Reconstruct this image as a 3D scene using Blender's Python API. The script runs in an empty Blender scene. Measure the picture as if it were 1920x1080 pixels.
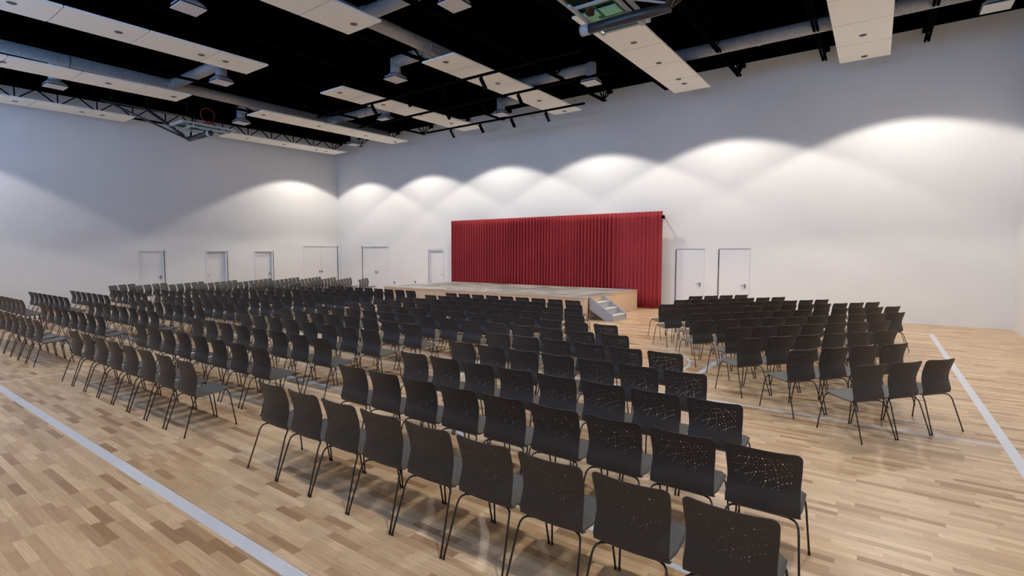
import bpy, math, random
from mathutils import Vector, Matrix
from mathutils.geometry import delaunay_2d_cdt
random.seed(7)
SC = bpy.context.scene
COL = SC.collection
PI = math.pi
R = math.radians

# ------------------------------------------------------------------ camera
H = 2.08
cd = bpy.data.cameras.new('camera'); cam = bpy.data.objects.new('camera', cd); COL.objects.link(cam)
cd.sensor_width = 36; cd.lens = 18.0; cd.clip_start = .05; cd.clip_end = 200
cam.location = (0, 0, H)
cam.rotation_euler = (R(90 - 3.925), 0, R(35.292))
SC.camera = cam

# ------------------------------------------------------------------ colour management
vs = SC.view_settings
vs.exposure = .04
vs.view_transform = 'Standard'; vs.look = 'None'; vs.gamma = 1; vs.use_curve_mapping = False


# ------------------------------------------------------------------ world (blue daylight fed in through the added high windows)
w = bpy.data.worlds.new('sky'); SC.world = w; w.use_nodes = True
bg = w.node_tree.nodes['Background']
bg.inputs[0].default_value = (.23, .50, 1.0, 1); bg.inputs[1].default_value = 9.3

SPOT_W = 575.0
SPOT_COL = (1.0, .92, .82)
TRACK_W = 22.0

# ------------------------------------------------------------------ room dimensions
XL, XR, YB, YF = -26.1, 3.1, -.49, 19.03
def zdeck(y): return 8.46 - .021 * (YF - y)
def zcloud(y): return 7.58 + .021 * (y - 17)

# ------------------------------------------------------------------ materials
def mat(name, col, rough=.5, metal=0., spec=.5, bump=None, var=None, coat=0.):
    m = bpy.data.materials.new(name); m.use_nodes = True
    nt = m.node_tree; b = nt.nodes['Principled BSDF']
    b.inputs['Base Color'].default_value = (*col, 1)
    b.inputs['Roughness'].default_value = rough; b.inputs['Metallic'].default_value = metal
    b.inputs['Specular IOR Level'].default_value = spec
    if coat: b.inputs['Coat Weight'].default_value = coat
    if bump or var:
        tc = nt.nodes.new('ShaderNodeTexCoord')
        n = nt.nodes.new('ShaderNodeTexNoise'); nt.links.new(tc.outputs['Object'], n.inputs['Vector'])
        n.inputs['Scale'].default_value = (bump or var)[0]; n.inputs['Detail'].default_value = 4
        if bump:
            bp = nt.nodes.new('ShaderNodeBump'); bp.inputs['Strength'].default_value = bump[1]
            bp.inputs['Distance'].default_value = bump[2]
            nt.links.new(n.outputs['Fac'], bp.inputs['Height']); nt.links.new(bp.outputs['Normal'], b.inputs['Normal'])
        if var:
            n2 = nt.nodes.new('ShaderNodeTexNoise'); nt.links.new(tc.outputs['Object'], n2.inputs['Vector'])
            n2.inputs['Scale'].default_value = var[0]; n2.inputs['Detail'].default_value = 3
            r = nt.nodes.new('ShaderNodeMapRange'); r.inputs[1].default_value = .3; r.inputs[2].default_value = .7
            r.inputs[3].default_value = 1 - var[1]; r.inputs[4].default_value = 1 + var[1]
            nt.links.new(n2.outputs['Fac'], r.inputs[0])
            mx = nt.nodes.new('ShaderNodeVectorMath'); mx.operation = 'SCALE'
            mx.inputs[0].default_value = col; nt.links.new(r.outputs[0], mx.inputs['Scale'])
            nt.links.new(mx.outputs[0], b.inputs['Base Color'])
    return m

def floor_mat():
    m = bpy.data.materials.new('oak_strip_floor'); m.use_nodes = True
    nt = m.node_tree; N = nt.nodes; L = nt.links; b = N['Principled BSDF']
    def math_(op, a, c=None, clamp=False):
        n = N.new('ShaderNodeMath'); n.operation = op; n.use_clamp = clamp
        for i, v in enumerate((a, c)):
            if v is None: continue
            if isinstance(v, (int, float)): n.inputs[i].default_value = v
            else: L.new(v, n.inputs[i])
        return n.outputs[0]
    tc = N.new('ShaderNodeTexCoord'); sp = N.new('ShaderNodeSeparateXYZ'); L.new(tc.outputs['Object'], sp.inputs[0])
    X, Y = sp.outputs[0], sp.outputs[1]
    W = .068
    yr = math_('DIVIDE', Y, W); row = math_('FLOOR', yr); fy = math_('SUBTRACT', yr, row)
    wn = N.new('ShaderNodeTexWhiteNoise'); wn.noise_dimensions = '1D'; L.new(row, wn.inputs['W'])
    xo = math_('ADD', X, math_('MULTIPLY', wn.outputs['Value'], 37.0))
    wn3 = N.new('ShaderNodeTexWhiteNoise'); wn3.noise_dimensions = '1D'; L.new(math_('ADD', row, .37), wn3.inputs['W'])
    ln = math_('ADD', .3, math_('MULTIPLY', wn3.outputs['Value'], .28))
    xr = math_('DIVIDE', xo, ln); colm = math_('FLOOR', xr); fx = math_('SUBTRACT', xr, colm)
    cb = N.new('ShaderNodeCombineXYZ'); L.new(row, cb.inputs[0]); L.new(colm, cb.inputs[1])
    wn2 = N.new('ShaderNodeTexWhiteNoise'); wn2.noise_dimensions = '2D'; L.new(cb.outputs[0], wn2.inputs['Vector'])
    ramp = N.new('ShaderNodeValToRGB'); L.new(wn2.outputs['Value'], ramp.inputs[0])
    els = ramp.color_ramp.elements
    els[0].position = 0; els[0].color = (.35, .20, .10, 1)
    els[1].position = 1; els[1].color = (.74, .53, .325, 1)
    for p, c in ((.05, (.41, .25, .135)), (.14, (.52, .335, .19)), (.45, (.60, .41, .242)), (.75, (.66, .462, .28))):
        e = els.new(p); e.color = (*c, 1)
    # grain, stretched along the strip and shifted from strip to strip
    mp = N.new('ShaderNodeCombineXYZ')
    L.new(math_('ADD', math_('MULTIPLY', X, 2.2), math_('MULTIPLY', wn2.outputs['Value'], 50)), mp.inputs[0])
    L.new(math_('MULTIPLY', Y, 38), mp.inputs[1]); L.new(math_('MULTIPLY', wn2.outputs['Value'], 20), mp.inputs[2])
    g = N.new('ShaderNodeTexNoise'); L.new(mp.outputs[0], g.inputs['Vector']); g.inputs['Scale'].default_value = 1.6
    g.inputs['Detail'].default_value = 5; g.inputs['Distortion'].default_value = 1.3
    gr = N.new('ShaderNodeMapRange'); L.new(g.outputs['Fac'], gr.inputs[0])
    gr.inputs[1].default_value = .3; gr.inputs[2].default_value = .7; gr.inputs[3].default_value = .84; gr.inputs[4].default_value = 1.12
    # seams
    e1 = math_('MINIMUM', fy, math_('SUBTRACT', 1, fy)); e2 = math_('MULTIPLY', math_('MINIMUM', fx, math_('SUBTRACT', 1, fx)), 6)
    ed = math_('MINIMUM', e1, e2)
    sm = N.new('ShaderNodeMapRange'); L.new(ed, sm.inputs[0]); sm.inputs[1].default_value = 0; sm.inputs[2].default_value = .035
    sm.inputs[3].default_value = .80; sm.inputs[4].default_value = 1
    k = math_('MULTIPLY', gr.outputs[0], sm.outputs[0])
    vm = N.new('ShaderNodeVectorMath'); vm.operation = 'SCALE'; L.new(ramp.outputs[0], vm.inputs[0]); L.new(k, vm.inputs['Scale'])
    L.new(vm.outputs[0], b.inputs['Base Color'])
    b.inputs['Roughness'].default_value = .34; b.inputs['Specular IOR Level'].default_value = .38
    return m

def duct_mat():
    m = mat('galvanised_duct', (.40, .385, .37), .62, .25, bump=(38, .9, .012), var=(26, .22))
    return m

M = dict(
    wall=mat('painted_wall', (.80, .80, .79), .85, spec=.2, bump=(60, .25, .002), var=(1.3, .012)),
    ceil=mat('black_deck', (.0007, .0007, .0008), 1., spec=0.),
    joist=mat('black_steel', (.0010, .0010, .0011), .95, spec=.02),
    floor=floor_mat(),
    line=mat('white_court_paint', (.66, .68, .72), .38, var=(30, .03)),
    cloud=mat('cream_acoustic_face', (.92, .92, .86), .9, spec=.15, bump=(220, .15, .001), var=(9, .02)),
    shell=mat('charcoal_plastic', (.034, .030, .029), .45, spec=.42, bump=(900, .08, .0003)),  # same plastic as the seat, darkened for the shaded rear of the backs
    seat=mat('charcoal_plastic_seat', (.082, .077, .071), .55, spec=.4, bump=(900, .08, .0003)),  # lighter copy of the chair plastic for its lit faces
    leg=mat('dark_coated_steel', (.028, .024, .022), .38, .25),
    duct=duct_mat(),
    chrome=mat('bare_sheet_metal', (.60, .60, .61), .34, .55),
    plate=mat('white_diffuser_face', (.62, .60, .60), .6),
    dark=mat('dark_recess', (.015, .015, .017), .6),
    lens=mat('dim_grey_lens', (.035, .038, .045), .3, .3),
    ring=mat('grey_reflector_ring', (.16, .16, .175), .35, .5),
    track=mat('black_track', (.0018, .0018, .0018), .9, spec=.04),
    red=mat('red_velvet', (.33, .038, .046), .8, spec=.15, var=(.8, .05)),
    deckm=None,
    birch=mat('birch_fascia', (.72, .515, .34), .55, var=(2.5, .03)),
    steps=mat('grey_painted_steps', (.42, .42, .455), .6),
    tread=mat('pale_tread', (.55, .54, .52), .7, var=(12, .05)),
    white=mat('white_door_paint', (.78, .78, .79), .45),
    frame=mat('white_frame_paint', (.76, .77, .80), .45),
    gap=mat('black_gasket', (.01, .01, .012), .7),
    steel=mat('satin_steel', (.38, .38, .39), .3, .9),
    pipe=mat('dark_grey_tube', (.055, .055, .06), .32, .4),
    pale=mat('pale_grey_enamel', (.46, .47, .50), .45),
    rim=mat('orange_red_rim', (.55, .03, .02), .4),
    padding=mat('dark_red_pad', (.13, .008, .010), .7),
    rubber=mat('black_foot', (.01, .01, .01), .7),
)
def stage_mat():
    m = bpy.data.materials.new('grey_stage_carpet'); m.use_nodes = True
    nt = m.node_tree; b = nt.nodes['Principled BSDF']; b.inputs['Roughness'].default_value = .55
    tc = nt.nodes.new('ShaderNodeTexCoord'); mp = nt.nodes.new('ShaderNodeMapping'); mp.inputs['Scale'].default_value = (.55, .85, 1)
    n = nt.nodes.new('ShaderNodeTexNoise'); n.inputs['Scale'].default_value = 2.2; n.inputs['Detail'].default_value = 5
    r = nt.nodes.new('ShaderNodeValToRGB'); r.color_ramp.elements[0].position = .36; r.color_ramp.elements[0].color = (.15, .158, .15, 1)
    r.color_ramp.elements[1].position = .58; r.color_ramp.elements[1].color = (.37, .35, .325, 1)
    nt.links.new(tc.outputs['Object'], mp.inputs[0]); nt.links.new(mp.outputs[0], n.inputs['Vector'])
    nt.links.new(n.outputs['Fac'], r.inputs[0]); nt.links.new(r.outputs[0], b.inputs['Base Color'])
    return m
M['deckm'] = stage_mat()
def glass_mat(name, tint, op):
    m = bpy.data.materials.new(name); m.use_nodes = True; nt = m.node_tree; N = nt.nodes
    out = N['Material Output']; N.remove(N['Principled BSDF'])
    t = N.new('ShaderNodeBsdfTransparent'); t.inputs[0].default_value = (*tint, 1)
    g = N.new('ShaderNodeBsdfPrincipled'); g.inputs['Base Color'].default_value = (tint[0] * .5, tint[1] * .6, tint[2] * .52, 1); g.inputs['Roughness'].default_value = .1
    mx = N.new('ShaderNodeMixShader'); mx.inputs[0].default_value = op
    nt.links.new(t.outputs[0], mx.inputs[1]); nt.links.new(g.outputs[0], mx.inputs[2]); nt.links.new(mx.outputs[0], out.inputs[0])
    return m
M['glass'] = glass_mat('greenish_backboard_glass', (.55, .78, .68), .06)
M['pane'] = glass_mat('window_pane', (.97, .98, 1.0), .04)

# ------------------------------------------------------------------ mesh helpers
class MB:
    def __init__(s): s.v = []; s.f = []; s.m = []
    def add(s, v, f, mi=0):
        o = len(s.v); s.v += [tuple(p) for p in v]; s.f += [tuple(i + o for i in q) for q in f]; s.m += [mi] * len(f); return s
    def box(s, x0, x1, y0, y1, z0, z1, mi=0):
        v = [(x, y, z) for z in (z0, z1) for y in (y0, y1) for x in (x0, x1)]
        return s.add(v, [(0, 2, 3, 1), (4, 5, 7, 6), (0, 1, 5, 4), (2, 6, 7, 3), (0, 4, 6, 2), (1, 3, 7, 5)], mi)
    def slab(s, x0, x1, y0, y1, zf, t, mi=0):          # follows the roof slope
        v = [(x, y, zf(y) + d) for d in (0, t) for y in (y0, y1) for x in (x0, x1)]
        return s.add(v, [(0, 2, 3, 1), (4, 5, 7, 6), (0, 1, 5, 4), (2, 6, 7, 3), (0, 4, 6, 2), (1, 3, 7, 5)], mi)
    def bar(s, a, b, w, h=None, mi=0):                  # rectangular bar between two points
        a = Vector(a); b = Vector(b); d = (b - a).normalized(); h = h or w
        up = Vector((0, 0, 1)) if abs(d.z) < .9 else Vector((0, 1, 0))
        r = d.cross(up).normalized() * (w / 2); u = r.cross(d).normalized() * (h / 2)
        v = [p + i * r + j * u for p in (a, b) for i, j in ((-1, -1), (1, -1), (1, 1), (-1, 1))]
        return s.add(v, [(0, 1, 2, 3), (7, 6, 5, 4), (0, 4, 5, 1), (1, 5, 6, 2), (2, 6, 7, 3), (3, 7, 4, 0)], mi)
    def tube(s, pts, r, n=10, mi=0, cap=True):
        pts = [Vector(p) for p in pts]; rings = []; ref = None
        rr = r if isinstance(r, (list, tuple)) else [r] * len(pts)
        for i, p in enumerate(pts):
            d = (pts[min(i + 1, len(pts) - 1)] - pts[max(i - 1, 0)]).normalized()
            if ref is None:
                ref = Vector((0, 0, 1)) if abs(d.z) < .8 else Vector((1, 0, 0))
            ref = (ref - d * ref.dot(d)).normalized(); q = d.cross(ref)
            rings.append([p + (ref * math.cos(2 * PI * k / n) + q * math.sin(2 * PI * k / n)) * rr[i] for k in range(n)])
        v = [p for rg in rings for p in rg]; f = []
        for i in range(len(pts) - 1):
            for k in range(n):
                a = i * n + k; b = i * n + (k + 1) % n; f.append((a, b, b + n, a + n))
        if cap: f.append(tuple(range(n - 1, -1, -1))); f.append(tuple((len(pts) - 1) * n + k for k in range(n)))
        return s.add(v, f, mi)
    def lathe(s, prof, c, n=24, mi=0):                   # (radius, z) about a vertical axis
        v = [(c[0] + r * math.cos(2 * PI * k / n), c[1] + r * math.sin(2 * PI * k / n), c[2] + z) for r, z in prof for k in range(n)]
        f = []
        for i in range(len(prof) - 1):
            for k in range(n):
                a = i * n + k; b = i * n + (k + 1) % n; f.append((a, b, b + n, a + n))
        return s.add(v, f, mi)
    def mesh(s, name, mats, smooth=False):
        me = bpy.data.meshes.new(name); me.from_pydata(s.v, [], s.f)
        for m in (mats if isinstance(mats, (list, tuple)) else [mats]): me.materials.append(m)
        for p, mi in zip(me.polygons, s.m): p.material_index = mi
        if smooth: me.polygons.foreach_set('use_smooth', [True] * len(me.polygons))
        me.update(); return me
    def build(s, name, mats, parent=None, smooth=False, origin=None):
        if origin is not None:
            o = Vector(origin); s.v = [tuple(Vector(p) - o) for p in s.v]
        ob = bpy.data.objects.new(name, s.mesh(name, mats, smooth)); COL.objects.link(ob)
        if origin is not None and parent is None: ob.location = origin
        if parent: ob.parent = parent
        return ob

def tag(o, label=None, cat=None, group=None, kind=None):
    if label: o['label'] = label
    if cat: o['category'] = cat
    if group: o['group'] = group
    if kind: o['kind'] = kind
    return o
def empty(name, loc=(0, 0, 0), rz=0):
    o = bpy.data.objects.new(name, None); COL.objects.link(o); o.location = loc; o.rotation_euler = (0, 0, rz)
    o.empty_display_size = .2
    return o
def local(root, mb):                                      # world-coordinate mesh builder -> coordinates of the (unrotated) root
    o = root.location; mb.v = [(a - o.x, b - o.y, c - o.z) for a, b, c in mb.v]; return mb
ORD = ['', 'first', 'second', 'third', 'fourth', 'fifth', 'sixth', 'seventh', 'eighth', 'ninth', 'tenth', 'eleventh', 'twelfth', 'thirteenth', 'fourteenth', 'fifteenth']

# ------------------------------------------------------------------ room shell
S = 'structure'
fl = tag(MB().box(XL - .2, XR + .2, YB - .2, YF + .2, -.2, 0).build('floor', M['floor']), 'pale oak strip sports floor with white court lines', 'floor', kind=S)
tag(MB().slab(XL - .2, XR + .2, YB - .2, YF + .2, zdeck, .15).build('ceiling', M['ceil']), 'black roof deck high above the hall', 'ceiling', kind=S)

DW = [   # doors: wall, centre along the wall, width, height, handles (offset from the centre), leaves, recess
    ('L', 9.275, .99, 2.20, [(.36, 1.0)], 1, .03), ('L', 12.025, .99, 2.20, [(-.40, 1.0)], 1, .16),
    ('L', 14.395, .99, 2.20, [(.37, 1.0)], 1, .12), ('L', 17.78, 2.2, 2.50, [(-.09, 1.02), (.09, 1.02)], 2, .02),
    ('F', -22.81, 2.22, 2.48, [(-.09, 1.02), (.09, 1.02)], 2, .03), ('F', -18.16, 1.04, 2.25, [(.42, 1.0)], 1, .05),
    ('F', -5.495, 1.01, 2.21, [(.36, .96)], 1, -.012), ('F', -3.985, 1.01, 2.21, [(.36, .95)], 1, -.012)]
def wall_with_holes(name, wall, holes, z1f, label):
    # wall plane split in columns round the door openings; 0.2 m thick
    mb = MB()
    if wall == 'L':
        xs = [YB - .2] + [v for h in holes for v in (h[0], h[1])] + [YF + .2]
    else:
        xs = [XL - .2] + [v for h in holes for v in (h[0], h[1])] + [XR + .2]
    def seg(a, b, z0):
        if wall == 'L':
            v = [(x, y, z) for z in (0, 1) for y in (a, b) for x in (XL - .2, XL)]
            v = [(x, y, (z0 if z == 0 else zdeck(y))) for x, y, z in v]
        else:
            v = [(x, y, z) for z in (0, 1) for y in (YF, YF + .2) for x in (a, b)]
            v = [(x, y, (z0 if z == 0 else zdeck(YF))) for x, y, z in v]
        mb.add(v, [(0, 2, 3, 1), (4, 5, 7, 6), (0, 1, 5, 4), (2, 6, 7, 3), (0, 4, 6, 2), (1, 3, 7, 5)])
    for i in range(len(xs) - 1):
        if i % 2 == 0: seg(xs[i], xs[i + 1], 0)
        else: seg(xs[i], xs[i + 1], holes[i // 2][2])
    tag(mb.build(name, M['wall']), label, 'wall', kind=S)
hl = sorted((c - w_ / 2, c + w_ / 2, h) for wl, c, w_, h, *_ in DW if wl == 'L')
hf = sorted((c - w_ / 2, c + w_ / 2, h) for wl, c, w_, h, *_ in DW if wl == 'F')
wall_with_holes('wall_left', 'L', hl, None, 'long pale grey wall on the left with four white doors')
wall_with_holes('wall_front', 'F', hf, None, 'pale grey wall behind the stage curtain, washed by downlights')
tag(MB().slab(XR, XR + .2, YB - .2, YF + .2, lambda y: 0, 1).build('wall_right', M['wall']), 'pale wall at the right edge', 'wall', kind=S)
wr = bpy.data.objects['wall_right']; 
for v in wr.data.vertices:
    if v.co.z > .5: v.co.z = zdeck(v.co.y)
# back wall; its high windows are unseen, added to let in blue fill
wins = [(-24.6, -20.6), (-19.2, -15.2), (-13.8, -9.8), (-8.4, -4.4), (-3.0, 1.0)]
WZ0, WZ1 = 5.6, 7.55
mb = MB(); mb.box(XL - .2, XR + .2, YB - .2, YB, 0, WZ0); mb.box(XL - .2, XR + .2, YB - .2, YB, WZ1, zdeck(YB))
e = [XL - .2] + [v for p in wins for v in p] + [XR + .2]
for i in range(0, len(e), 2): mb.box(e[i], e[i + 1], YB - .2, YB, WZ0, WZ1)
tag(mb.build('wall_back', M['wall']), 'pale wall behind the viewer with a row of high windows', 'wall', kind=S)
for i, (a, b) in enumerate(wins):
    f = MB()
    for x in (a, b - .06, (a + b) / 2 - .03): f.box(x, x + .06, YB - .14, YB - .06, WZ0, WZ1)
    for z in (WZ0, WZ1 - .06): f.box(a, b, YB - .14, YB - .06, z, z + .06)
    wo = tag(f.build('window_%d' % (i + 1), M['frame']), 'high white window in the back wall', 'window', kind=S)
    p = MB().box(a + .06, b - .06, YB - .105, YB - .095, WZ0 + .06, WZ1 - .06).build('pane', M['pane'], wo)
    ld = bpy.data.lights.new('window_portal', 'AREA'); ld.shape = 'RECTANGLE'; ld.size = b - a; ld.size_y = WZ1 - WZ0
    ld.cycles.is_portal = True
    lo = bpy.data.objects.new('window_portal', ld); COL.objects.link(lo); lo.location = ((a + b) / 2, YB - .16, (WZ0 + WZ1) / 2)
    lo.rotation_euler = (R(90), 0, 0)

# doors
dlab = ['white single door in the left wall, nearest the viewer', 'white recessed door in the left wall, second from the viewer',
        'white recessed door in the left wall beside the double door', 'white double door in the left wall by the corner',
        'white double door in the stage wall by the corner', 'white single door just left of the red curtain',
        'white flush door just right of the red curtain', 'white flush door furthest right in the stage wall']
for i, (wl, c, wd, ht, hs, leaves, rec) in enumerate(DW):
    if wl == 'L':   # local frame: a along the wall, n into the room
        P = lambda a0, a1, n0, n1, z0, z1, mb: mb.box(XL + n0, XL + n1, c + a0, c + a1, z0, z1)
    else:
        P = lambda a0, a1, n0, n1, z0, z1, mb: mb.box(c + a0, c + a1, YF - n1, YF - n0, z0, z1)
    h = wd / 2; root = None
    f = MB(); t = .055 if i < 6 else .010
    P(-h, -h + t, -.19, .018, 0, ht, f); P(h - t, h, -.19, .018, 0, ht, f); P(-h + t, h - t, -.19, .018, ht - t, ht, f)
    root = tag(f.build('door_%d' % (i + 1), M['frame']), dlab[i], 'door', kind=S)
    lw = (wd - 2 * t) / leaves
    for k in range(leaves):
        a0 = -h + t + k * lw
        lf = MB(); P(a0 + .004, a0 + lw - .004, -rec - .05, -rec, .006, ht - t - .004, lf); lf.build('door_leaf', M['white'], root)
    for (ha, hz) in hs:
        hb = MB(); sgn = -1 if ha > 0 else 1
        P(ha - .025, ha + .025, -rec, -rec + .012, hz - .09, hz + .06, hb)
        P(min(ha, ha + .13 * sgn), max(ha, ha + .13 * sgn), -rec + .04, -rec + .056, hz - .01, hz + .012, hb)
        P(ha - .01, ha + .01, -rec + .01, -rec + .05, hz - .01, hz + .012, hb)
        hb.build('door_handle', M['steel'], root)
    g = MB()
    s = 1 if wl == 'L' else -1
    gw = .05 if leaves == 2 else .03
    P(min(s * h, s * (h + gw)), max(s * h, s * (h + gw)), .0, .022, 0, ht, g)
    if i >= 5: P(-h, h, .0, .019, ht, ht + .012, g)
    g.build('shadow_gap', M['gap'], root)
    b = MB(); P(-h, h, -.199, -.19, 0, ht, b); b.build('backing_panel', M['gap'], root)

# court markings painted on the floor
def poly_line(name, pts, w_, closed=False):
    v = []; n = len(pts)
    for i, p in enumerate(pts):
        a = Vector(pts[i - 1] if (i > 0 or closed) else pts[i]); b_ = Vector(pts[(i + 1) % n] if (i < n - 1 or closed) else pts[i])
        d = (b_ - a).normalized(); nn = Vector((-d.y, d.x)) * w_ / 2
        v += [(p[0] + nn.x, p[1] + nn.y), (p[0] - nn.x, p[1] - nn.y)]
    v3 = [(x, y, .0012) for x, y in v]; m = n if closed else n - 1
    f = [(2 * i, 2 * i + 1, (2 * i + 3) % (2 * n), (2 * i + 2) % (2 * n)) for i in range(m)]
    return MB().add(v3, f).build(name, M['line'], fl)
CX, CY = -11.4, 9.27
XE, XW, YN, YS = 1.25, -24.05, 16.76, 1.78
tw, nw = .10, .052
poly_line('boundary_line', [(XW - .05, YS), (XE + .05, YS)], tw)
poly_line('boundary_line', [(XW - .05, YN), (XE + .05, YN)], .07)
poly_line('boundary_line', [(XE, YS + .05), (XE, YN - .035)], tw)
poly_line('boundary_line', [(XW, YS + .05), (XW, YN - .035)], tw)
poly_line('centre_line', [(CX, YS + .05), (CX, YN - .035)], nw)
poly_line('centre_circle', [(CX + 1.83 * math.cos(t * PI / 32), CY + 1.83 * math.sin(t * PI / 32)) for t in range(64)], nw, True)
for s, xe in ((1, XE), (-1, XW)):
    bx = xe - s * 1.575
    for y in (CY - 1.83, CY + 1.83): poly_line('lane_line', [(xe - s * .05, y), (xe - s * 5.8, y)], nw)
    poly_line('free_throw_line', [(xe - s * 5.8, CY - 1.83), (xe - s * 5.8, CY + 1.83)], nw)
    poly_line('free_throw_circle', [(xe - s * 5.8 + 1.83 * math.cos(t * PI / 32), CY + 1.83 * math.sin(t * PI / 32)) for t in range(64)], nw, True)
    arc = [(xe - s * .05, CY - 6.02)] + [(bx - s * 6.02 * math.sin(t * PI / 40), CY - 6.02 * math.cos(t * PI / 40)) for t in range(41)] + [(xe - s * .05, CY + 6.02)]
    poly_line('three_point_line', arc, nw)
for y in (CY - 4.5, CY + 4.5): poly_line('volleyball_side_line', [(CX - 9, y), (CX + 9, y)], nw)
for x in (CX - 9, CX + 9): poly_line('volleyball_end_line', [(x, CY - 4.5), (x, CY + 4.5)], .09)
for x in (CX - 3, CX + 3): poly_line('volleyball_attack_line', [(x, CY - 4.5), (x, CY + 4.5)], nw)

# ------------------------------------------------------------------ roof joists
for k in range(12):
    x = .93 - 2.415 * k
    root = empty('roof_joist', (x, 9.27, zdeck(9.27)))
    tag(root, 'black open-web steel roof joist, %s from the left wall' % ORD[12 - k] if k < 12 else '', 'joist', 'roof joists')
    zb = lambda y: zdeck(y) - .56
    t = MB()
    for s in (-.04, .04): t.slab(x + s - .025, x + s + .025, YB, YF, lambda y: zdeck(y) - .06, .058)
    local(root, t).build('top_chord', M['joist'], root)
    b = MB()
    for s in (-.04, .04): b.slab(x + s - .027, x + s + .027, .1, 18.52, zb, .06)
    local(root, b).build('bottom_chord', M['joist'], root)
    wb = MB(); y0 = .22
    n = 15; st = (18.4 - y0) / n
    for i in range(n + 1):
        y = y0 + i * st
        wb.bar((x, y, zb(y) + .03), (x, y, zdeck(y) - .05), .035)
        if i < n:
            wb.bar((x, y, zb(y) + .03), (x, y + st * .5, zdeck(y + st * .5) - .04), .04)
            wb.bar((x, y + st * .5, zdeck(y) - .04), (x, y + st, zb(y + st) + .03), .04)
    wb.bar((x, 18.4, zb(18.4) + .03), (x, 18.75, zdeck(18.75) - .04), .035)
    wb.bar((x, 18.4, zb(18.4) + .03), (x, 18.98, zdeck(18.98) - .10), .035)
    wb.box(x - .09, x + .09, 18.9, YF, zdeck(18.95) - .15, zdeck(18.95) - .05)
    local(root, wb).build('web', M['joist'], root)

# ------------------------------------------------------------------ acoustic panels and downlights
WIRE = None
cols = [-.47, -5.30, -10.11, -14.92, -19.72, -24.55]
colname = ['rightmost strip', 'second strip from right', 'third strip from right', 'fourth strip from right', 'fifth strip from right', 'strip along the left wall']
farj = [10.70, 11.75, 13.37, 15.0, 16.6, 18.12]
nearj = [8.23, 6.90, 5.29, 3.70, 2.10, .50]
def spot(loc, parent, watts, size, blend, rot=(0, 0, 0), name='lamp', col=SPOT_COL):
    ld = bpy.data.lights.new(name, 'SPOT'); ld.energy = watts; ld.spot_size = R(size); ld.spot_blend = blend
    ld.shadow_soft_size = .12; ld.color = col
    o = bpy.data.objects.new(name, ld); COL.objects.link(o); o.location = loc; o.rotation_euler = rot
    if parent: o.parent = parent
    return o
A_ = [11.05, 12.93, 14.8, 16.62, 17.2]; B_ = [11.05, 13.5, 15.98, 17.82]
NA = [7.32, 6.7, 4.86, 3.0, 1.2]; NB = [7.91, 6.08, 3.7, 1.4]
LIT_FAR, LIT_NEAR, LIT_MID = 16.38, 2.15, 11.05      # unseen wide wall-washing lamps, set in empty air beside the strips
for ci, x in enumerate(cols):
    for part, js in (('far', farj), ('near', nearj)):
        for i in range(5):
            a, b = sorted((js[i], js[i + 1]))
            mb = MB().slab(-.6, .6, a + .012, b - .012, zcloud, .045)
            yc = (a + b) / 2
            mb.v = [(p[0], p[1] - yc, p[2] - zcloud(yc)) for p in mb.v]
            o = mb.build('acoustic_panel', M['cloud']); o.location = (x, yc, zcloud(yc))
            if part == 'far': lab = 'cream ceiling panel, %s from stage wall, far half of %s' % (ORD[5 - i], colname[ci])
            else: lab = 'cream ceiling panel, %s from the gap, near half of %s' % (ORD[i + 1], colname[ci])
            tag(o, lab, 'ceiling panel', 'hanging acoustic panels')
            wz = zdeck(yc) - zcloud(yc)
            for sx in (0,):
                for sy in (-.4, .4):
                    if WIRE is None: WIRE = MB().tube([(0, 0, 0), (0, 0, .84)], .0015, 5).mesh('hanger_wire', M['joist'])
                    q = bpy.data.objects.new('hanger_wire', WIRE); COL.objects.link(q); q.parent = o; q.location = (sx, sy, .04)
    ys = (A_ if ci in (1, 3, 5) else B_); yn = (NA if ci in (1, 3, 5) else NB)
    for part, yl in (('far', ys), ('near', yn)):
        for i, y in enumerate(yl):
            z = zcloud(y)
            root = empty('downlight', (x, y, z))
            if part == 'far': lab = 'round recessed downlight, %s from stage wall, far half of %s' % (ORD[len(yl) - i], colname[ci])
            else: lab = 'round recessed downlight, %s from the gap, near half of %s' % (ORD[i + 1], colname[ci])
            tag(root, lab, 'ceiling light', 'recessed downlights')
            MB().lathe([(.086, .001), (.086, -.006), (.072, -.009), (.068, -.004)], (0, 0, 0), 24).build('trim_ring', M['ring'], root, True)
            MB().lathe([(.068, -.004), (.05, -.002), (.0001, -.002)], (0, 0, 0), 20).build('reflector', M['lens'], root)
            lit = LIT_FAR if part == 'far' and i == len(yl) - 2 else LIT_NEAR if part == 'near' and i == 3 else None
            if part == 'far' and i == 0 and ci < 5: lit = LIT_MID  # mid lamps; the one by the rightmost strip is added to brighten the floor
            if lit: spot((1.05, lit - y, zcloud(lit) - z - .03), root, SPOT_W * ((1.0 if ci == 0 else .68 if ci > 3 else .45) if part == "near" else (.9 if ci == 0 else .55) if lit == LIT_MID else 1), 121, .12)

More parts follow.
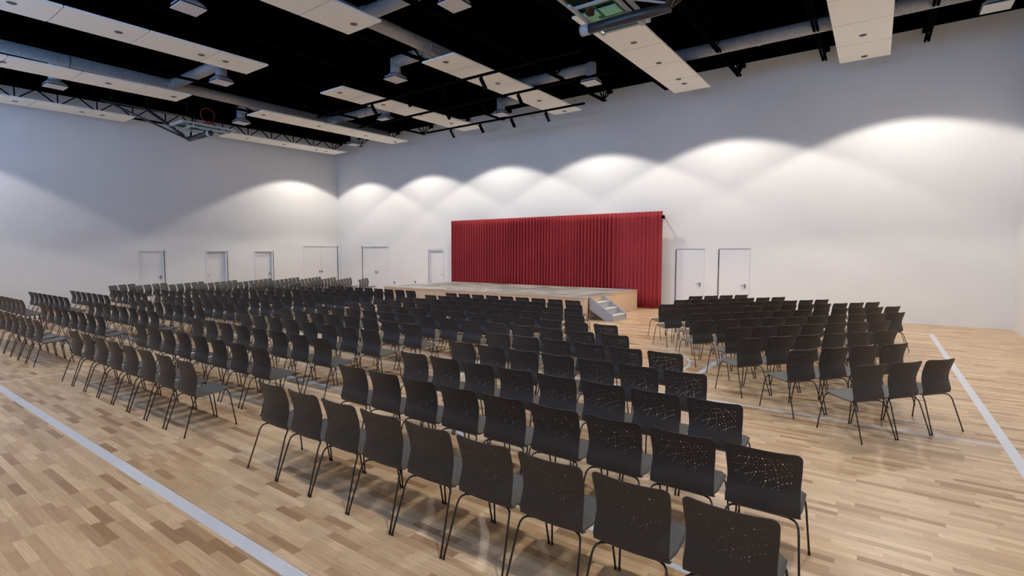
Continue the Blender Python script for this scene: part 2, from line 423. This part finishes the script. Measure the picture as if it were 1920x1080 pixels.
# ------------------------------------------------------------------ ducts and diffusers
DZ = 8.0; DR = .175
def dz(y): return DZ + .008 * (y - 12)               # the long runs fall slightly with the roof
def duct(label, x, y0, y1, branches, joints):
    root = empty('air_duct', (x, (y0 + y1) / 2, DZ))
    tag(root, label, 'duct', 'round ventilation ducts')
    local(root, MB().tube([(x, y0, dz(y0)), (x, y1, dz(y1))], DR, 28)).build('main_pipe', M['duct'], root, True)
    for yj in joints:
        local(root, MB().tube([(x, yj - .03, dz(yj)), (x, yj + .03, dz(yj))], DR + .012, 28)).build('joint_collar', M['duct'], root, True)
    for xb, yb in branches:
        s = 1 if xb > x else -1
        local(root, MB().tube([(x + s * .1, yb, dz(yb)), (xb - s * .05, yb, dz(yb))], DR - .008, 24)).build('branch_pipe', M['duct'], root, True)
        local(root, MB().tube([(x + s * .12, yb, dz(yb)), (x + s * .24, yb, dz(yb))], DR + .02, 24)).build('branch_collar', M['duct'], root, True)
dif = [(-7.7, 15.3, 'beneath the roof left of the second strip'), (-12.4, 11.25, 'left of the third strip, above the far chairs'),
       (-12.3, 5.3, 'at the top edge, left of centre'), (-7.6, 8.6, 'at the top edge, nearest the viewer'),
       (2.0, 15.9, 'in the top right corner of the hall'), (-16.9, 8.15, 'below the near half of the fourth strip'),
       (-16.6, 14.5, 'behind the front lighting tracks'), (-12.4, 16.75, 'above the stage beside the third strip'),
       (-21.7, 11.2, 'behind the left folded basketball hoop'), (-21.4, 5.2, 'at the far left, over the left wall truss'),
       (-21.9, 17.0, 'in the far corner by the left wall')]
duct('long grey round duct above third strip, feeding five diffusers', -10.73, 2.0, 17.2, [(-7.7, 15.3), (-12.4, 11.25), (-12.3, 5.3), (-7.6, 8.6), (-12.4, 16.75)], [10.95, 5.0, 13.6])
duct('long grey round duct along the left side, feeding five diffusers', -20.45, 2.0, 17.9, [(-16.9, 8.15), (-16.6, 14.5), (-21.7, 11.2), (-21.4, 5.2), (-21.9, 17.0)], [5.3, 12.3])
root = tag(empty('air_duct', (-1.6, 15.9, DZ)), 'grey round cross duct at upper right in front of stage wall', 'duct', 'round ventilation ducts')
local(root, MB().tube([(-5.3, 15.9, DZ), (1.86, 15.9, DZ)], DR, 28)).build('main_pipe', M['duct'], root, True)
local(root, MB().tube([(-2.9, 15.9, DZ), (-2.84, 15.9, DZ)], DR + .012, 28)).build('joint_collar', M['duct'], root, True)
for x, y, where in dif:
    zp = 7.53 + .021 * (y - 15.3)
    root = tag(empty('air_diffuser', (x, y, zp)), 'square-faced silver air diffuser ' + where, 'air diffuser', 'ceiling air diffusers')
    MB().lathe([(.0001, .64), (.15, .64), (.16, .62), (.16, .20)], (0, 0, 0), 28).build('neck', M['chrome'], root, True)
    q = MB(); n = 32; v = []                               # round-to-square hood
    for k in range(n):
        a = 2 * PI * k / n; v.append((.165 * math.cos(a), .165 * math.sin(a), .21))
    for k in range(n):
        a = 2 * PI * k / n; c_, s_ = math.cos(a), math.sin(a); g = .27 / max(abs(c_), abs(s_)); g = min(g, .335)
        v.append((g * c_, g * s_, .085))
    for k in range(n):
        a = 2 * PI * k / n; c_, s_ = math.cos(a), math.sin(a); g = .275 / max(abs(c_), abs(s_)); g = min(g, .34)
        v.append((g * c_, g * s_, .04))
    f = [(i * n + k, i * n + (k + 1) % n, (i + 1) * n + (k + 1) % n, (i + 1) * n + k) for i in range(2) for k in range(n)]
    q.add(v, f).build('hood', M['chrome'], root, False)
    MB().box(-.235, .235, -.235, .235, .018, .075).build('throat', M['dark'], root)
    MB().box(-.26, .26, -.26, .26, 0, .018).build('face_plate', M['plate'], root)

# ------------------------------------------------------------------ lighting tracks over the stage
tracks = [(-15.9, -8.34, 16.1, 'short black lighting track closest to the stage wall', 'front'), (-17.4, -6.25, 13.8, 'long black lighting track, middle one of three', 'middle'),
          (-17.4, -6.26, 11.88, 'long black lighting track nearest the viewer', 'rear')]
tsp = {0: [-14.47, -12.94, -11.42, -9.89], 1: [-14.4, -12.64, -11.0, -9.52], 2: [-14.28, -12.6, -11.0, -9.5]}
TZ = 7.2
for ti, (a, b, y, lab, nm) in enumerate(tracks):
    root = tag(empty('lighting_track', ((a + b) / 2, y, TZ)), lab, 'lighting track', 'stage lighting tracks')
    local(root, MB().box(a, b, y - .035, y + .035, TZ - .03, TZ + .03)).build('rail', M['track'], root)
    st = MB()
    for x in (a + .4, (a + b) / 2, b - .4): st.tube([(x, y, TZ + .03), (x, y, zdeck(y) - .01)], .006, 6)
    local(root, st).build('drop_rod', M['joist'], root)
    for i, x in enumerate(tsp[ti]):
        r2 = tag(empty('track_spotlight', (x, y, TZ - .03)), 'black cylinder spotlight, %s from left on the %s lighting track' % (ORD[i + 1], nm), 'spotlight', 'track spotlights')
        MB().box(-.03, .03, -.02, .02, -.06, 0).build('yoke', M['track'], r2)
        d = Vector((.10, .22, -.42)).normalized(); p0 = Vector((-.01, -.02, -.04))
        MB().tube([p0, p0 + d * .34], .058, 18).build('barrel', M['track'], r2, False)
        tq = d.to_track_quat('-Z', 'Y').to_euler()
        spot(p0 + d * .345, r2, TRACK_W, 50, .5, tq, 'lamp')

# ------------------------------------------------------------------ folded basketball backstops
def backstop(label, s, xm, ym, zb, hx):
    # s = +1: braces run towards +x ; xm: free end of the mast
    root = tag(empty('basketball_backstop', (xm, ym, zb)), label, 'basketball hoop', 'folded basketball backstops')
    W = lambda mb: local(root, mb)
    xj = xm + s * 1.75; zt = 7.72
    W(MB().tube([(xm - s * .012, ym, zb), (xj, ym, zb)], .098, 22)).build('mast', M['pipe'], root, True)
    W(MB().tube([(xm, ym, zb), (xm + s * .17, ym, zb)], .104, 22)).build('mast_collar', M['pale'], root, True)
    W(MB().tube([(hx, ym - 2.3, zt), (hx, ym + .85, zt)], .05, 16)).build('header_pipe', M['pipe'], root, True)
    for y in (ym - 2.22, ym - .9, ym + .8):
        W(MB().tube([(xj - s * .03, ym + (y - ym) * .05, zb), (hx, y, zt)], .036 if y != ym - .9 else .06, 14)).build('brace', M['pipe'], root, True)
    hg = MB()
    for y in (ym - 2.0, ym - .8, ym + .6): hg.bar((hx, y, zt), (hx, y, zdeck(y) - .01), .04)
    W(hg).build('hanger', M['pipe'], root)
    # board lies nearly flat above the mast, face up
    x0, x1 = sorted((xm - s * .02, xm + s * 1.05)); z = zb + .26; y0, y1 = ym - .915, ym + .915
    fr = MB(); t = .06
    fr.box(x0, x1, y0, y0 + t, z - .03, z + .03); fr.box(x0, x1, y1 - t, y1, z - .03, z + .03)
    fr.box(x0, x0 + t, y0 + t, y1 - t, z - .03, z + .03); fr.box(x1 - t, x1, y0 + t, y1 - t, z - .03, z + .03)
    W(fr).build('board_frame', M['pale'], root)
    W(MB().box(x0 + t, x1 - t, y0 + t, y1 - t, z - .006, z + .006)).build('glass_panel', M['glass'], root)
    tg = MB(); xa = xm + s * .35; xb2 = xm + s * .8; a, b = sorted((xa, xb2))
    for (p, q_, r_, t_) in ((a, b, ym - .305, ym - .255), (a, b, ym + .255, ym + .305), (a, a + .05, ym - .255, ym + .255), (b - .05, b, ym - .255, ym + .255)):
        tg.box(p, q_, r_, t_, z + .0065, z + .0085)
    W(tg).build('target_square', M['pale'], root)
    sp = MB()
    for y in (ym - .5, ym + .5):
        sp.bar((xm + s * .1, y, z - .055), (xm + s * 1.0, y, z - .055), .05)
    for xx in (.12, .95): sp.bar((xm + s * xx, ym - .75, z - .105), (xm + s * xx, ym + .75, z - .105), .06, .05)
    for y in (ym - .6, ym + .6): sp.bar((xm + s * .95, y, z - .12), (xj, ym + (y - ym) * .1, zb + .03), .03)
    W(sp).build('support_bracket', M['pale'], root)
    # rim stands up from the board
    rx = xm + s * .17; rz = z + .18 + .235
    W(MB().box(rx - .06, rx + .06, ym - .08, ym + .08, z + .006, z + .17)).build('rim_bracket', M['rim'], root)
    ring = [(rx, ym + .245 * math.cos(2 * PI * k / 36), rz + .245 * math.sin(2 * PI * k / 36)) for k in range(37)]
    W(MB().tube(ring, .0085, 8, cap=False)).build('rim', M['rim'], root, True)
    W(MB().box(x0, x1, y0 - .03, y0 - .002, z - .035, z + .035)).build('edge_pad', M['pale'], root)
backstop('folded basketball backstop with red rim near the left wall', -1, -20.25, 9.3, 6.5, -23.5)
backstop('folded glass basketball backboard at the top edge, right of centre', 1, -4.87, 9.25, 6.42, -1.6)

# ------------------------------------------------------------------ stage, steps, curtain
SX0, SX1, SY0, SY1, SZ = -16.4, -7.2, 14.05, 18.33, .71
root = tag(empty('stage_platform', ((SX0 + SX1) / 2, (SY0 + SY1) / 2, 0)), 'low wooden stage platform with grey top before the red curtain', 'stage')
local(root, MB().box(SX0 + .02, SX1 - .02, SY0 + .02, SY1, 0, SZ - .03)).build('fascia', M['birch'], root)
local(root, MB().box(SX0, SX1, SY0, SY1, SZ - .03, SZ - .004)).build('deck_edge', M['birch'], root)
local(root, MB().box(SX0 + .004, SX1 - .004, SY0 + .004, SY1, SZ - .004, SZ)).build('deck', M['deckm'], root)
local(root, MB().box(SX1 - .019, SX1 - .001, SY0 + .24, SY0 + .26, 0, SZ - .031)).build('seam', M['gap'], root)

sx = SX1
root = tag(empty('stage_steps', (-6.8, 14.83, 0)), 'grey three-tread steps at the right end of the stage', 'steps')
def stringer(y0, y1, name):
    pr = [(sx + .005, .735), (-6.38, .175), (-6.38, 0), (-6.64, 0), (sx + .005, .33)]
    v = [(x, y, z) for y in (y0, y1) for x, z in pr]
    f = [(0, 1, 2, 3, 4), (9, 8, 7, 6, 5)] + [(i, i + 5, (i + 1) % 5 + 5, (i + 1) % 5) for i in range(5)]
    local(root, MB().add(v, f)).build(name, M['steps'], root)
stringer(14.32, 14.35, 'stringer'); stringer(15.28, 15.31, 'stringer')
for k, (xf, z) in enumerate(((-6.395, .165), (-6.665, .35), (-6.935, .535))):
    xb = xf - .27 if k < 2 else sx + .004
    local(root, MB().box(xb, xf, 14.352, 15.278, z - .025, z)).build('tread', M['tread'], root)
    local(root, MB().box(xf - .03, xf - .012, 14.352, 15.278, max(z - .185, .0) , z - .026)).build('riser', M['steps'], root)

def curtain():
    root = tag(empty('stage_curtain', (-11.4, 18.58, 0)), 'wide deep red pleated curtain hanging behind the stage', 'curtain')
    x0, x1 = -16.62, -6.38; n = 1180; rows_z = [.03, .5, 1.2, 2.0, 2.8, 3.35, 3.60]
    random.seed(3)
    per = []; x = x0
    while x < x1: w_ = random.uniform(.125, .165) if x < -8 else random.uniform(.14, .165); per.append((x, w_, random.uniform(.8, 1.15))); x += w_
    v = []
    for zi, z in enumerate(rows_z):
        for i in range(n + 1):
            xx = x0 + (x1 - x0) * i / n
            k = 0
            for j, p in enumerate(per):
                if p[0] <= xx: k = j
                else: break
            px_, pw, pa = per[k]; t = (xx - px_) / pw
            amp = .085 * pa * (1.0 if xx < -8.2 else .42) * (.75 + .25 * (1 - z / 3.6))
            yy = (18.435 if xx < -8.2 else 18.49) + amp * math.copysign(abs(math.cos(2 * PI * t)) ** .7, math.cos(2 * PI * t))
            zz = z + (.009 * math.cos(2 * PI * t) if zi in (0, len(rows_z) - 1) else 0)
            v.append((xx, yy, zz))
    m = n + 1
    f = [(r * m + i, r * m + i + 1, (r + 1) * m + i + 1, (r + 1) * m + i) for r in range(len(rows_z) - 1) for i in range(n)]
    o = local(root, MB().add(v, f)).build('pleated_cloth', M['red'], root, True)
    md = o.modifiers.new('thickness', 'SOLIDIFY'); md.thickness = .006
    local(root, MB().tube([(x0 - .02, 18.545, 3.39), (x1 + .01, 18.545, 3.39)], .032, 16)).build('rod', M['track'], root, True)
    local(root, MB().tube([(x1 - .02, 18.545, 3.39), (x1 + .055, 18.545, 3.39)], .065, 20)).build('rod_finial', M['track'], root, True)
    br = MB()
    for x in (x0 + .1, x1 - .1): br.box(x - .02, x + .02, 18.56, YF, 3.37, 3.41)
    local(root, br).build('rod_bracket', M['track'], root)
curtain()
for (x, z, lb) in ((-21.3, .47, 'small socket low on the stage wall beside the double door'), (-19.7, .55, 'small socket low on stage wall between the two left doors')):
    r_ = tag(empty('wall_socket', (x, YF - .01, z)), lb, 'socket')
    MB().box(-.04, .04, -.006, .01, -.06, .06).build('cover_plate', M['steel'], r_)
    MB().box(-.018, .018, -.009, -.006, -.03, .03).build('outlet', M['gap'], r_)

# ------------------------------------------------------------------ the chair
holes_px = '''245,293 282,287 300,270 372,300 363,330 245,355 283,360 345,367,b 390,372 437,378 310,390 280,403 247,410 492,385,b 506,345 483,420
550,395 600,380 648,405 695,407,b 735,412 775,420 815,430 617,443 707,452 615,497 560,493 500,488 470,457 437,478,b 385,485 345,478 300,485 250,478
420,515 390,537 360,563 330,575 300,588 268,595 605,547 668,500 735,502,b 793,502 850,502 910,502 980,507,b 1040,510 1095,512 943,475 910,445 830,468
737,547 868,547 1015,547 590,607,b 650,598 695,598 740,592 815,590 882,585,b 968,590 1045,590 1105,598 545,610 512,617 470,620 430,630 565,650
540,680 513,708 480,730 743,635 743,685 900,648 1078,640 738,738,b 800,728 853,713 910,707 970,697 1035,692 1112,695 665,748 622,758 570,775 728,772
710,808 923,765 933,820,b 988,800 1052,795 1110,797 880,827 843,843 930,865'''
PROF = [(-.100, .4255), (-.122, .427), (-.140, .434), (-.150, .45), (-.150, .475), (-.139, .515), (-.125, .565), (-.117, .61), (-.119, .66), (-.130, .71), (-.146, .76), (-.162, .81), (-.176, .850)]
ARC = [0]
for i in range(1, len(PROF)): ARC.append(ARC[-1] + math.hypot(PROF[i][0] - PROF[i - 1][0], PROF[i][1] - PROF[i - 1][1]))
TL = ARC[-1]
def prof(t):
    t = min(max(t, 0), TL)
    for i in range(1, len(ARC)):
        if t <= ARC[i] + 1e-9:
            f = (t - ARC[i - 1]) / (ARC[i] - ARC[i - 1]); a, b = PROF[i - 1], PROF[i]
            return a[0] + f * (b[0] - a[0]), a[1] + f * (b[1] - a[1])
    return PROF[-1]
def bpoint(x, t):
    y, z = prof(t); k = (z - .4285) / .40
    ws = 1.0 - .035 * math.exp(-((z - .60) / .09) ** 2) + .015 * min(1, max(0, (z - .70) / .1))
    c = .010 + .018 * min(1, max(0, (z - .43) / .1))
    return Vector((x * ws, y - c * (1 - (x / .222) ** 2), z - .006 * (1 - (x / .222) ** 2)))
def bnorm(x, t):
    e_ = .002
    a = bpoint(x + e_, t) - bpoint(x - e_, t); b = bpoint(x, min(t + e_, TL)) - bpoint(x, max(t - e_, 0))
    return a.cross(b).normalized()
def thick(pts2, tris, fpos, fnor, th):
    V = [fpos(*p) for p in pts2]; Nn = [fnor(*p) for p in pts2]; n = len(V)
    v = [p + q * th / 2 for p, q in zip(V, Nn)] + [p - q * th / 2 for p, q in zip(V, Nn)]
    f = []; cnt = {}
    for t in tris:
        f.append(tuple(t)); f.append(tuple(i + n for i in reversed(t)))
        for i in range(len(t)):
            a, b = t[i], t[(i + 1) % len(t)]
            cnt[(a, b)] = cnt.get((a, b), 0) + 1
    for (a, b) in cnt:
        if (b, a) not in cnt: f.append((b, a, a + n, b + n))
    return v, f
def backrest_mesh(detail=True):
    hw = .222; rc = .040
    out = [(-hw, 0), (hw, 0)]
    for i in range(1, 10): out.append((hw, (TL - rc) * i / 10))
    for i in range(7): a = PI / 2 * i / 6; out.append((hw - rc + rc * math.cos(a), TL - rc + rc * math.sin(a)))
    for i in range(1, 10): out.append((hw - rc - (2 * (hw - rc)) * i / 10, TL))
    for i in range(7): a = PI / 2 + PI / 2 * i / 6; out.append((-hw + rc + rc * math.cos(a), TL - rc + rc * math.sin(a)))
    for i in range(1, 10): out.append((-hw, (TL - rc) * (10 - i) / 10))
    out[1:1] = [(-hw + 2 * hw * i / 10, 0) for i in range(1, 10)]
    pts = list(out); edges = [(i, (i + 1) % len(out)) for i in range(len(out))]
    hs = []
    if detail:
        for tok in holes_px.split():
            q = tok.split(','); px_, py_ = float(q[0]), float(q[1])
            u = (px_ - 128) / 1117; x = (u - .5) * .44; t = TL - (py_ - (150 + (px_ - 135) * .235)) / 850 * .425
            r_ = .0058 if len(q) > 2 else .0038
            hs.append((x, t, r_)); o = len(pts); k = 7
            pts += [(x + r_ * math.cos(2 * PI * j / k), t + r_ * math.sin(2 * PI * j / k)) for j in range(k)]
            edges += [(o + j, o + (j + 1) % k) for j in range(k)]
    for i in range(1, 12):
        for j in range(1, 16):
            x = -hw + 2 * hw * i / 12; t = TL * j / 16
            if all((x - a) ** 2 + (t - b) ** 2 > (c * 1.7) ** 2 for a, b, c in hs) and not (abs(x) > hw - rc and t > TL - rc): pts.append((x, t))
    r = delaunay_2d_cdt([Vector(p) for p in pts], edges, [], 0, 1e-6)
    V2 = [tuple(p) for p in r[0]]; tris = []
    def inside(x, t):
        if abs(x) > hw or t < 0 or t > TL: return False
        if abs(x) > hw - rc and t > TL - rc and (abs(x) - hw + rc) ** 2 + (t - TL + rc) ** 2 > rc * rc: return False
        return all((x - a) ** 2 + (t - b) ** 2 > (c * .88) ** 2 for a, b, c in hs)
    for t in r[2]:
        cx = sum(V2[i][0] for i in t) / len(t); cy = sum(V2[i][1] for i in t) / len(t)
        if inside(cx, cy): tris.append(t)
    v, f = thick(V2, tris, bpoint, bnorm, .006)
    mb = MB().add(v, f)
    nt_ = 2 * len(tris)
    mb.m = [1 if (k < nt_ and k % 2 == 1) else 0 for k in range(len(f))]     # sitter's side in the lit copy of the plastic, rear in the shaded one
    return mb
def spoint(x, s):       # s: 0 rear .. 1 front
    y = -.104 + s * .366
    z = .4255 + .025 * s + .018 * s * s
    z -= .006 * (1 - (x / .22) ** 2) * math.sin(PI * min(1, s * 1.05)) + (.010 * max(0, (s - .94) / .06) ** 2)
    return y, z
def seat_mesh(nx=10, ny=12):
    v2 = []; idx = {}
    def P(i, j):
        s = j / ny; k = -1 + 2 * i / nx
        wd = .2 + .02 * min(1, s / .25)
        x = k * wd; y, z = spoint(x, s)
        r_ = .05; dx = abs(x) - (wd - r_); 
        y2 = y
        if s > .6 and dx > 0:
            lim = .262 - r_ + math.sqrt(max(0, r_ * r_ - dx * dx)); y2 = y - (.262 - lim) * ((s - .6) / .4)
        rear = -.012 * (1 - k * k) * (1 - s) ** 3
        z -= .0055 * (1 - k * k) * (1 - s) ** 3
        return Vector((x, y2 + rear, z))
    pts = [P(i, j) for j in range(ny + 1) for i in range(nx + 1)]
    n = len(pts); th = .008
    v = pts + [p - Vector((0, 0, th)) for p in pts]; f = []
    m = nx + 1
    for j in range(ny):
        for i in range(nx):
            a = j * m + i; f.append((a, a + 1, a + 1 + m, a + m)); f.append((a + n, a + m + n, a + m + 1 + n, a + 1 + n))
    per_ = [i for i in range(m)] + [j * m + nx for j in range(1, ny + 1)] + [ny * m + i for i in range(nx - 1, -1, -1)] + [j * m for j in range(ny - 1, 0, -1)]
    for q in range(len(per_)):
        a, b = per_[q], per_[(q + 1) % len(per_)]; f.append((b, a, a + n, b + n))
    return MB().add(v, f)
def leg_pts(sx, sy):
    ytop = -.128 if sy < 0 else .212; zt = .409 if sy < 0 else .434; yf = .289 * sy
    ctrl = [(.10, ytop, zt), (.155, ytop, zt + .001), (.185, ytop + .006 * sy, zt - .004), (.2, ytop + .014 * sy, zt - .018),
            (.213, ytop + .022 * sy, zt - .045), (.219, ytop + .032 * sy, zt - .10), (.243, yf, .006)]
    if sy < 0:
        ctrl = [(.08, -.098, .409), (.150, -.104, .410), (.186, -.122, .408), (.204, -.142, .399), (.213, -.160, .380), (.218, -.174, .350), (.243, yf, .006)]
    return [(sx * x, y, z) for x, y, z in ctrl]
def proto_meshes():
    d = {}
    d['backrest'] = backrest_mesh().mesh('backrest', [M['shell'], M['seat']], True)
    import bmesh
    bm = bmesh.new(); bm.from_mesh(d['backrest'])
    for e_ in bm.edges:
        if len(e_.link_faces) == 2 and e_.calc_face_angle(0) > .6: e_.smooth = False
    bm.to_mesh(d['backrest']); bm.free()
    d['seat'] = seat_mesh().mesh('seat', M['seat'], True)
    for n_, sx_, sy_ in (('leg_rl', -1, -1), ('leg_rr', 1, -1), ('leg_fl', -1, 1), ('leg_fr', 1, 1)):
        m = MB(); m.tube(leg_pts(sx_, sy_), .0070, 9); d[n_] = m.mesh('leg', M['leg'], True)
        g = MB(); p = leg_pts(sx_, sy_)[-1]; g.tube([(p[0], p[1], 0), (p[0] - sx_ * .001, p[1] - sy_ * .003, .018)], .0090, 9); d[n_ + '_foot'] = g.mesh('foot_cap', M['rubber'], True)
    fr = MB()
    for y, z in ((-.098, .409), (.212, .434)): fr.tube([(-.11, y, z), (.11, y, z)], .0070, 9)
    for x in (-.12, .12): fr.tube([(x, -.088, .406), (x, .212, .430)], .007, 8)
    d['seat_frame'] = fr.mesh('seat_frame', M['leg'], True)
    return d
PM = proto_meshes()
def make_chair(full=True):
    root = empty('stacking_chair'); ch = []
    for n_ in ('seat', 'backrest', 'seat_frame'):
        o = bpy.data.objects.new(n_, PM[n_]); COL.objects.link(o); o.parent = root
    for n_ in ('leg_rl', 'leg_rr', 'leg_fl', 'leg_fr'):
        o = bpy.data.objects.new('leg', PM[n_]); COL.objects.link(o); o.parent = root
        if full:
            q = bpy.data.objects.new('foot_cap', PM[n_ + '_foot']); COL.objects.link(q); q.parent = o
    return root
def copy_chair(src, loc, rz):
    r_ = src.copy(); COL.objects.link(r_); r_.location = loc; r_.rotation_euler = (0, 0, rz)
    for ch in list(src.children):
        c = ch.copy(); COL.objects.link(c); c.parent = r_
        for g in ch.children:
            d = g.copy(); COL.objects.link(d); d.parent = c
    return r_

# ------------------------------------------------------------------ seating plan
P0, PITCH = 2.581, .918
plan = []       # (x, y, rz, block, row, index_from_left, count_in_row)
def add_row(block, row, xs, y, rz=0):
    for i, x in enumerate(xs): plan.append((x, y, rz, block, row, i, len(xs)))
TIPX, TIPY = .217, .17
def lin(a, b, n): return [a + (b - a) * i / (n - 1) for i in range(n)]
Crow = {0: lin(-4.85, -.75, 9), 1: lin(-4.85, -.75, 9), 2: lin(-4.85, -1.27, 8), 3: lin(-4.86, -1.79, 7), 4: lin(-4.92, -2.31, 6)}
Lrow = {0: lin(-10.66, -6.713, 8), 1: lin(-10.74, -6.78, 8), 2: lin(-10.75, -6.78, 8), 3: lin(-10.74, -6.81, 8), 4: lin(-10.76, -6.81, 8),
        5: lin(-10.78, -3.39, 14), 6: lin(-10.80, -3.97, 13), 7: lin(-10.84, -5.08, 12), 8: lin(-10.83, -5.60, 11), 9: lin(-10.83, -6.08, 10), 10: lin(-10.85, -6.61, 9)}
for k, xs in Crow.items(): add_row('C', k, [x + TIPX for x in xs], P0 + TIPY + PITCH * k)
for k, xs in Lrow.items(): add_row('M', k, [x + TIPX for x in xs], P0 + TIPY + PITCH * k)
MIR = -23.05
for k, xs in Lrow.items(): add_row('B', k, sorted(MIR - (x + TIPX) for x in xs), P0 + TIPY + PITCH * k)
for k, xs in Crow.items(): add_row('A', k, sorted(MIR - (x + TIPX) for x in xs), P0 + TIPY + PITCH * k)
a = R(51.2); U = Vector((math.cos(a), math.sin(a))); V = Vector((-math.sin(a), math.cos(a)))
RU = [(5.66, 3), (5.66, 4), (5.66, 6), (6.19, 7), (6.22, 10), (6.80, 11), (6.82, 12), (7.24, 10), (8.26, 7), (9.35, 4)]
for k, (u0, n) in enumerate(RU):
    for i in range(n):
        p = U * (u0 + .5185 * i - .277) + V * (4.327 + .924 * k + .141)
        plan.append((p.x, p.y, R(51.2), 'R', k, i, n))
a2 = R(50.92); U2 = Vector((-math.cos(a2), math.sin(a2))); V2_ = Vector((math.sin(a2), math.cos(a2)))
q0 = U * 5.66 + V * 4.327; piv = Vector((-22.9 - q0.x - .237, q0.y - .254))
for k, (u0, n) in enumerate(RU):
    for i in range(n):
        p = piv + U2 * ((u0 - 5.66) + .5198 * i + TIPX) + V2_ * (.924 * k + .165)
        plan.append((p.x, p.y, -R(50.92), 'D', k, n - 1 - i, n))

# what the lens can see, and the depth
f_ = Vector((-math.sin(R(35.292)) * math.cos(R(3.925)), math.cos(R(35.292)) * math.cos(R(3.925)), -math.sin(R(3.925))))
rt = Vector((math.cos(R(35.292)), math.sin(R(35.292)), 0)); up_ = rt.cross(f_)
def proj(p):
    d = Vector(p) - Vector((0, 0, H)); z = d.dot(f_)
    return 960 + 960 * d.dot(rt) / z, 540 - 960 * d.dot(up_) / z, z
vis = []
for q in plan:
    px_, py_, z = proj((q[0], q[1], .5))
    if z < .5 or px_ < -16 or px_ > 1960: continue
    vis.append((z, q))
vis.sort(key=lambda t: t[0])
near, far = vis[:300], vis[300:]
bname = {'C': 'nearest centre block', 'M': 'wide middle block', 'B': 'block left of middle', 'A': 'leftmost straight block', 'R': 'angled right block', 'D': 'angled block by left wall'}
gname = {'C': 'chairs of the nearest centre block', 'M': 'chairs of the wide middle block', 'B': 'chairs of the block left of the middle',
         'A': 'chairs of the leftmost straight block', 'R': 'chairs of the angled right block', 'D': 'chairs of the angled block by the left wall'}
full = make_chair(True); small = make_chair(False); used = {}
for z, (x, y, rz, blk, row, i, n) in near:
    src = full if z < 9.5 else small
    if src not in used:
        o = src; o.location = (x, y, 0); o.rotation_euler = (0, 0, rz); used[src] = 1
    else: o = copy_chair(src, (x, y, 0), rz)
    side = 'right' if blk in 'AB' else 'left'
    idx = (n - i) if side == 'right' else i + 1
    tag(o, 'dark grey perforated chair, %s from %s in %s nearest row of %s' % (ORD[idx], side, ORD[row + 1], bname[blk]), 'chair', gname[blk])
# the rest, beyond the three hundred largest
lb = backrest_mesh(False); ls = seat_mesh(4, 5); lg = MB()
for sx_ in (-1, 1):
    for sy_ in (-1, 1): lg.tube(leg_pts(sx_, sy_)[1:], .0070, 4)
for y, z in ((-.098, .409), (.212, .434)): lg.tube([(-.16, y, z), (.16, y, z)], .0070, 4)
big = MB()
for z, (x, y, rz, blk, row, i, n) in far:
    c_, s_ = math.cos(rz), math.sin(rz)
    for part, mi in ((lb, 0), (ls, 1), (lg, 2)):
        big.add([(x + c_ * p[0] - s_ * p[1], y + s_ * p[0] + c_ * p[1], p[2]) for p in part.v], part.f, mi)
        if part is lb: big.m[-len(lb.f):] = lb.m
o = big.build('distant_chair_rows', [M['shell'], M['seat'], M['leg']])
tag(o, 'mass of far chairs in angled rows along the left wall', 'chair', kind='stuff')
print('chairs near', len(near), 'far', len(far), 'nearest far depth', far[0][0] if far else None)
